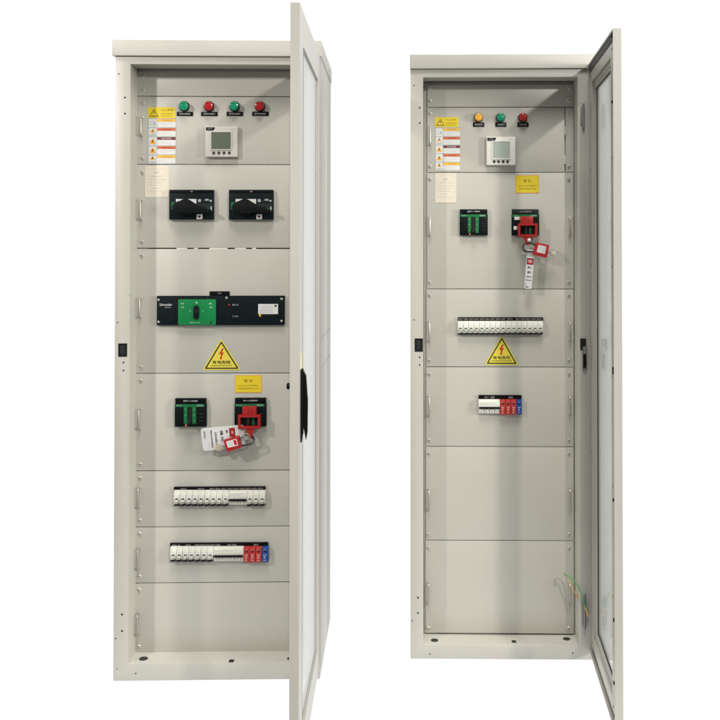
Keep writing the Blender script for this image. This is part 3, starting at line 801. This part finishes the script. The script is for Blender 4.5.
z1 = zat(368,822)-zb; z0 = zat(438,822)-zb
gg = G(); gg.box(13*S-4*S,13*S+4*S,-.5*S,0,z0,z1,'zinc',.2*S); pl = build(gg,'door_handle',dR)
hxp = R.at(583.6,360,0)[0]
for a,b in ((104,128),(594,628)):
    hinge(R,cabR,hxp,R.at(583,b,0)[1],R.at(583,a,0)[1],-2.3*S)
gg = G(); x0,x1,z0,z1 = R.rect(580.2,338.5,586.0,350,0); gg.box(x0,x1,-.6*S,0,z0,z1,'hole')
x0,x1,z0,z1 = R.rect(582.4,346,586.2,369.5,0); gg.box(x0,x1,-2.6*S,-.7*S,z0,z1,'zinc',.4*S); gg.box(x0+.6*S,x1-.6*S,-3.0*S,-2.5*S,z0+2*S,z1-8*S,'black',.2*S)
build(gg,'hinge',cabR)

def spline(pts, n=10):
    out=[]; P_=[Vector(p) for p in pts]; P_=[P_[0]*2-P_[1]]+P_+[P_[-1]*2-P_[-2]]
    for i in range(1,len(P_)-2):
        for j in range(n):
            t=j/n; a,b,c,d_=P_[i-1:i+3]
            out.append(.5*((2*b)+(c-a)*t+(2*a-5*b+4*c-d_)*t*t+(3*b-a-3*c+d_)*t**3))
    out.append(P_[-2]); return out
def wire(cab, parent, name, pts, r, k, tip=None):
    w = [Vector((cab.at(px,py,d)[0],d*S,cab.at(px,py,d)[1])) for px,py,d in pts]
    w = spline(w); gg = G(); n = len(w)
    if tip:
        cut = int(n*.86); gg.tube(w[:cut+1],r*S,k,8); gg.tube(w[cut:],r*1.15*S,tip,8)
        gg.lathe((w[-1].x,w[-1].y,w[-1].z),[(1.6*S,-.5*S),(1.6*S,.5*S)],'copper',12)
    else: gg.tube(w,r*S,k,8)
    return build(gg,name,parent)
wire(R,cabR,'earth_wire',[(563.6,574.0,7),(570,576.5,2),(576,583,-2),(580.5,592,-5),(584.5,604,-5),(587.6,614.5,-4)],.7,'wgreen','wyellow')
wire(R,cabR,'earth_wire',[(564.3,573.8,8),(569,581,5),(573,589,4),(578,597.5,6)],.6,'wyellow','copper')
wire(R,cabR,'earth_wire',[(567.5,612,22),(565.5,594,20),(562.5,583,17),(558,578.6,15),(554.3,580.5,18),(555,586,24.6)],.35,'wolive')

# ================================================================== LOCKOUT DEVICES (each rests on or hangs from a breaker)
def sub(cab, name, label, cat, group, px, py, d):
    t = thing(name,label,cat,group); x,z = cab.at(px,py,d); o = Vector((x,d*S,z))
    t.location = cab.o + cab.R @ o; t.rotation_euler = (0,0,cab.r); ORG[t.name] = o; return t
BD = PD-6.5
def lockout(cab, blk, frm, tail, label):
    t = sub(cab,'breaker_lockout',label,'lockout clamp','lockout clamps over the breaker toggles',(blk[0]+blk[2])/2,(frm[1]+frm[3])/2,BD)
    k = cab.k(BD)
    gg = G(); x0,x1,z0,z1 = cab.rect(*blk,BD-7); gg.box(x0,x1,(BD-7)*S,(BD-.0)*S,z0,z1,'red',.5*S)
    gg.box(x0+.36*(x1-x0),x0+.44*(x1-x0),(BD-7.4)*S,(BD-7)*S,z0,z1,'red',.1*S); gg.box(x0+.62*(x1-x0),x0+.68*(x1-x0),(BD-7.5)*S,(BD-7)*S,z0,z1,'red',.1*S)
    build(gg,'clamp_block',t)
    gg = G(); x0,x1,z0,z1 = cab.rect(*frm,BD-6); w = 2.3*k; q=(BD-7.5)*S
    zo=1.3*k
    gg.prism([(x0+zo,z0),(x1-zo,z0),(x1,z0+zo),(x1,z1-zo),(x1-zo,z1),(x0+zo,z1),(x0,z1-zo),(x0,z0+zo)][::-1],(BD-3)*S,(BD-1.2)*S,'red') if False else None
    gg.ring(x0,x1,z0,z1,w,(BD-7.5)*S,(BD-1)*S,'red')
    gg.ring(x0+.5*k,x1-.5*k,z0+.5*k,z1-.5*k,w-1.0*k,(BD-8)*S,(BD-7.4)*S,'red')
    o = build(gg,'clamp_frame',t)
    gg = G(); gg.box(x0+w+.1*k,x1-w-.1*k,(BD-2.2)*S,(BD-1.6)*S,z0+w+.1*k,z1-w-.1*k,'hole')
    gg.box(x0+.38*(x1-x0),x0+.48*(x1-x0),(BD-2.5)*S,(BD-2.1)*S,z0+w+.8*k,z1-w-.8*k,'dkgreen'); gg.box(x0+.6*(x1-x0),x0+.7*(x1-x0),(BD-2.5)*S,(BD-2.1)*S,z0+w+.8*k,z1-w-.8*k,'dkgreen')
    build(gg,'window_opening',t)
    gg = G(); gg.prism(cab.poly(tail,BD-6),(BD-7)*S,(BD-3)*S,'red',.4*S); build(gg,'hasp',t)
    return t
lockL = lockout(L,(242.2,407,256.2,415.4),(238.2,415,260.4,428.6),[(245,428.5),(254.5,428.5),(252.6,434),(251.2,438.5),(249.4,438),(247.4,434)],'red clamp over the left cabinet breaker, above the sideways tag')
lockR = lockout(R,(520.8,216.3,533.2,223.8),(518,223.4,537.4,236.8),[(523.2,236.6),(531.5,236.6),(530.4,241.5),(528.6,245.4),(526.8,245),(525,241)],'red clamp with a white ball at its foot, on the right cabinet breaker')

def padlock(cab, label, body, shack, win, keyc, keyr, extra=None, words=''):
    D = BD-9
    t = sub(cab,'padlock',label,'padlock','red safety padlocks on the lockout clamps',sum(p[0] for p in body)/4,sum(p[1] for p in body)/4,D); k = cab.k(D)
    gg = G(); gg.prism(rounded(cab.poly(body,D-3),1.0*k),(D-3)*S,(D+3)*S,'red',.6*S); b = build(gg,'lock_body',t)
    gg = G(); gg.prism(cab.poly(win,D-3.2),(D-3.25)*S,(D-3)*S,'sticker')
    c0 = Vector(win[0]); ux = (Vector(win[1])-c0); uy = (Vector(win[3])-c0)
    for q in range(4):
        A = c0+ux*.12+uy*(.2+.18*q); B = c0+ux*(.52+.05*(q%2))+uy*(.2+.18*q); 
        gg.prism(cab.poly([A,B,B+uy*.05,A+uy*.05],D-3.3),(D-3.3)*S,(D-3.2)*S,'print')
    A = c0+ux*.66+uy*.1; gg.prism(cab.poly([A,A+ux*.26,A+ux*.26+uy*.8,A+uy*.8],D-3.3),(D-3.3)*S,(D-3.2)*S,'redink' if words else 'faint')
    build(gg,'lock_label',b)
    w = spline([Vector((cab.at(x,y,d)[0],d*S,cab.at(x,y,d)[1])) for x,y,d in shack]); gg = G(); gg.tube(w,1.0*S,'cable',10); build(gg,'shackle',t)
    gg = G(); x,z = cab.at(keyc[0],keyc[1],D+1)
    kx, kz = cab.at(keyc[2],keyc[3],D+1)
    v = Vector((kx-x,0,kz-z)); n_ = v.normalized(); m_ = Vector((-n_.z,0,n_.x))
    # key: round bow and short blade towards the lock
    pts=[]; c = Vector((x,0,z)); rr = keyr*k
    for q in range(20):
        a = 2*math.pi*q/20; pts.append(c+n_*rr*math.cos(a)*1.1+m_*rr*math.sin(a))
    gg.prism([(p.x,p.z) for p in pts],(D+.6)*S,(D+1.5)*S,'brass',.15*S)
    bl=[c+n_*rr*.8+m_*.9*k,c+v+m_*.9*k,c+v-m_*.9*k,c+n_*rr*.8-m_*.9*k]
    gg.prism([(p.x,p.z) for p in bl],(D+.75)*S,(D+1.35)*S,'steel')
    build(gg,'key',t)
    return t
D0 = BD-9
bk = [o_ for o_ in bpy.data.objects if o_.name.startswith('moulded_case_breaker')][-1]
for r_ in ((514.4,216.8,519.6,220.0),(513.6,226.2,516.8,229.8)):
    gg = G(); x0,x1,z0,z1 = R.rect(*r_,PD-5.6); gg.box(x0,x1,P-6.4*S,P-5.0*S,z0,z1,'white',.2*S); build(gg,'glare_patch',bk)  # white patches painting bright glare marks on the breaker face
padL = padlock(L,'red padlock lying over the wide white tag, shackle looping right',
    [(223.2,440.4),(238.6,436.2),(241.3,447.6),(227.0,452.3)],[(239,438.6,D0),(245,437.4,D0),(249,435.4,BD-5),(252.3,436.6,BD-5),(253.8,440,D0+1),(251.5,443.4,D0),(246,445.0,D0),(241,445.6,D0)],
    [(226,441.6),(236.4,438.8),(238.2,445.4),(228,447.8)],(218.9,447.4,225.5,445.8),3.3,words='r')
gg = G()
for q in range(5):
    a = L.at(241.8+q*1.7,437.9-(q%2)*.8,D0-2); c = Vector((a[0],(D0-1.5)*S,a[1])); kk = L.k(D0)
    gg.tube([c+Vector((math.cos(t)*1.5*kk,math.sin(t*2+q)*.5*kk,math.sin(t)*1.1*kk)) for t in [i*math.pi/6 for i in range(12)]],.35*kk,'steel',6,True)
a = L.at(246.2,436.6,D0-3); gg.tube([Vector((a[0]+math.cos(t)*3.3*kk,(D0-2.5)*S,a[1]+math.sin(t)*3.0*kk)) for t in [i*math.pi/12 for i in range(24)]],.4*kk,'steel',6,True)
build(gg,'key_ring',padL)
padR = padlock(R,'red padlock beside the narrow hanging tag, key ring at its right',
    [(536.6,242.2),(549.6,245.0),(546.9,258.0),(532.6,254.4)],[(537.3,246.2,D0),(532.5,243.8,D0),(528,243.0,BD-5),(524.2,244.4,BD-5),(523.0,248.2,D0+1),(525,251.2,D0),(530,251.6,D0),(534.4,251.8,D0)],
    [(538.6,244.9),(546.3,246.7),(544.8,254.0),(536.6,251.9)],(553.6,253.5,548.2,252.0),2.2)
gg = G(); kk = R.k(D0)
for cx,cy,r in ((552.6,253.2,2.9),(549.8,256.2,3.6)):
    a = R.at(cx,cy,D0+3); gg.tube([Vector((a[0]+math.cos(t)*r*kk,(D0+3)*S+.5*kk*math.sin(t),a[1]+math.sin(t)*r*.85*kk)) for t in [i*math.pi/12 for i in range(24)]],.3*kk,'steel',6,True)
build(gg,'key_ring',padR)
a = R.at(529.2,240.2,BD-9); gg = G()
r = 1.9*kk; gg.lathe((a[0],(BD-9)*S,a[1]),[(r*math.sin(t),-r*math.cos(t)) for t in [.05+i*(math.pi-.1)/10 for i in range(11)]],'sticker',18)
o = build(gg,'cable_ball',lockR)

def tag(cab, label, quad, d0, curl, content, tname='warning_tag'):
    """thin plastic card through four px corners (top left, top right, bottom right, bottom left of the printed face)"""
    cx = sum(p[0] for p in quad)/4; cy = sum(p[1] for p in quad)/4
    t = sub(cab,tname,label,'tag','warning tags hung on the lockout clamps',cx,cy,d0); k = cab.k(d0)
    Q = [Vector(p) for p in quad]; w0 = (Q[1]-Q[0]).length
    def pt(u,v): return Q[0]*(1-u)*(1-v)+Q[1]*u*(1-v)+Q[2]*u*v+Q[3]*(1-u)*v
    gg = G(); gg.prism(rounded(cab.poly([tuple(q) for q in Q],d0),(3.2 if w0>20 else 1.2)*k),d0*S,(d0+.5)*S,'sticker')
    def quadp(u0,v0,u1,v1,m,l=.08):
        gg.prism(cab.poly([tuple(pt(u0,v0)),tuple(pt(u1,v0)),tuple(pt(u1,v1)),tuple(pt(u0,v1))],d0),(d0-l)*S,(d0+.01)*S,m)
    ex = Vector(cab.at(*pt(1,.5),d0))-Vector(cab.at(*pt(0,.5),d0)); w_ = ex.length; ey = Vector(cab.at(*pt(.5,0),d0))-Vector(cab.at(*pt(.5,1),d0)); h_ = ey.length
    rot = math.atan2(ex.y,ex.x)
    for c in content:
        if c[0]=='q': quadp(*c[1:])
        else:
            _,u,v,wd,hh,st,m,ro = c; a = cab.at(*pt(u,v),d0)
            gg.text(st,a[0],a[1],(d0-.2)*S,m,h=hh*h_ if not ro else hh*w_,w=wd*w_ if not ro else wd*h_,rot=rot+math.radians(ro),bold=.015)
    build(gg,'tag_card',t); return t
tag(L,'wide white warning tag lying sideways behind the left cabinet padlock',
    [(200.4,428.4),(243.6,424.6),(245.4,446.4),(203.2,451.2)],BD-4,0,
    [('q',.655,.10,.79,.50,'ink'),('q',.675,.13,.77,.47,'redink',.12),('t',.725,.3,.10,.05,'危险','sticker',-90),
     ('t',.60,.24,.13,.055,'禁','ink',-90),('t',.475,.28,.22,.07,'操','ink',-90),('t',.475,.55,.22,.07,'作','ink',-90),
     ('t',.335,.52,.60,.045,'此牌仅由挂牌人拆','ink',-90),('t',.235,.50,.80,.04,'设备正在检修请勿','ink',-90),
     ('t',.08,.32,.36,.035,'姓名部门','ink',-90),('q',.135,.12,.14,.85,'faint'),('q',.17,.12,.175,.85,'faint')])
tag(R,'narrow white warning tag hanging straight down below the right cabinet clamp',
    [(527.2,249.0),(534.6,250.0),(531.6,289.0),(524.2,288.6)],BD-7,0,
    [('q',.08,.22,.96,.385,'ink'),('q',.18,.235,.86,.37,'redink',.12),('t',.52,.30,.5,.07,'危险','sticker',0),
     ('t',.5,.455,.55,.065,'禁止','ink',0),('t',.5,.58,.5,.065,'操作','ink',0),('t',.5,.69,.72,.035,'设备检修','ink',0),('t',.5,.78,.78,.03,'请勿合闸','ink',0),
     ('q',.15,.85,.2,.93,'ink'),('q',.15,.945,.55,.965,'ink')])

# ================================================================== BACKDROP, LIGHT, CAMERA
bd = bpy.data.materials.new('glowing_backdrop'); bd.use_nodes = True; n = bd.node_tree; n.nodes.clear()
oo = n.nodes.new('ShaderNodeOutputMaterial'); em = n.nodes.new('ShaderNodeEmission'); em.inputs[0].default_value=(1,1,1,1); em.inputs[1].default_value=1.02  # added glow keeps the backdrop pure white and free of shadows
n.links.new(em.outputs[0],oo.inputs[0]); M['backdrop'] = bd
gg = G(); prof = [(-.62,0)]+[(2.2+1.2*math.sin(t),1.2-1.2*math.cos(t)) for t in [i*math.pi/2/14 for i in range(15)]]+[(3.4,7.0)]
i = gg.mi('backdrop'); A=[gg.bm.verts.new((-9,y,z-.0005)) for y,z in prof]; B=[gg.bm.verts.new((9,y,z-.0005)) for y,z in prof]
for j in range(len(prof)-1):
    f=gg.bm.faces.new((A[j],B[j],B[j+1],A[j+1])); f.material_index=i
o = build(gg,'white_backdrop',None,Vector((0,0,0))); o['kind']='structure'; o['label']='seamless self-glowing white backdrop behind and under both cabinets'

w = bpy.data.worlds.new('World'); SC.world = w; w.use_nodes = True
w.node_tree.nodes['Background'].inputs[0].default_value=(1.0,.985,.95,1); w.node_tree.nodes['Background'].inputs[1].default_value=.25

def lamp(kind, name, loc, aim, power, size, col):
    l = bpy.data.lights.new(name,kind); l.energy = power; l.color = col
    if kind=='AREA': l.shape='DISK'; l.size=size
    else: l.shadow_soft_size=size
    o = bpy.data.objects.new(name,l); COL.objects.link(o); o.location=loc
    o.rotation_euler=(Vector(aim)-Vector(loc)).to_track_quat('-Z','Y').to_euler(); return o,l
def Wp(x,y,z): return Vector(((x-CX)*S,y*S,z))
lamp('AREA','ceiling_lamp_right',Wp(1274,-1665,3.75),Wp(480,30,1.1),134,.24,(1,.965,.91))
ol,l = lamp('SPOT','ceiling_lamp_left',Wp(-560,-900,3.05),Wp(140,0,.95),335,.12,(1,.965,.91)); l.spot_size=math.radians(37); l.spot_blend=.4
lamp('AREA','ceiling_panel',Wp(415,-900,7.2),Wp(415,-60,.3),360,2.4,(1,.985,.955))
lamp('AREA','side_fill_light',Wp(1900,-720,1.9),Wp(322,-100,1.0),225,1.2,(1,1,.99))  # unseen soft lamp added at the right to brighten the left door

cam = bpy.data.cameras.new('camera'); co = bpy.data.objects.new('camera',cam); COL.objects.link(co); SC.camera = co
co.location = CAM; co.rotation_euler = (math.radians(90)+PITCH,0,0)
cam.sensor_width = 36; cam.lens = 36*F/720; cam.shift_x = (360-CX)/720; cam.shift_y = -(360-PY0)/720; cam.clip_end = 200; cam.clip_start=.05
SC.view_settings.view_transform='Standard'; SC.view_settings.look='None'; SC.view_settings.exposure=0; SC.view_settings.gamma=1
SC.render.resolution_x=1024; SC.render.resolution_y=1024
SC.cycles.max_bounces=10; SC.cycles.transparent_max_bounces=16
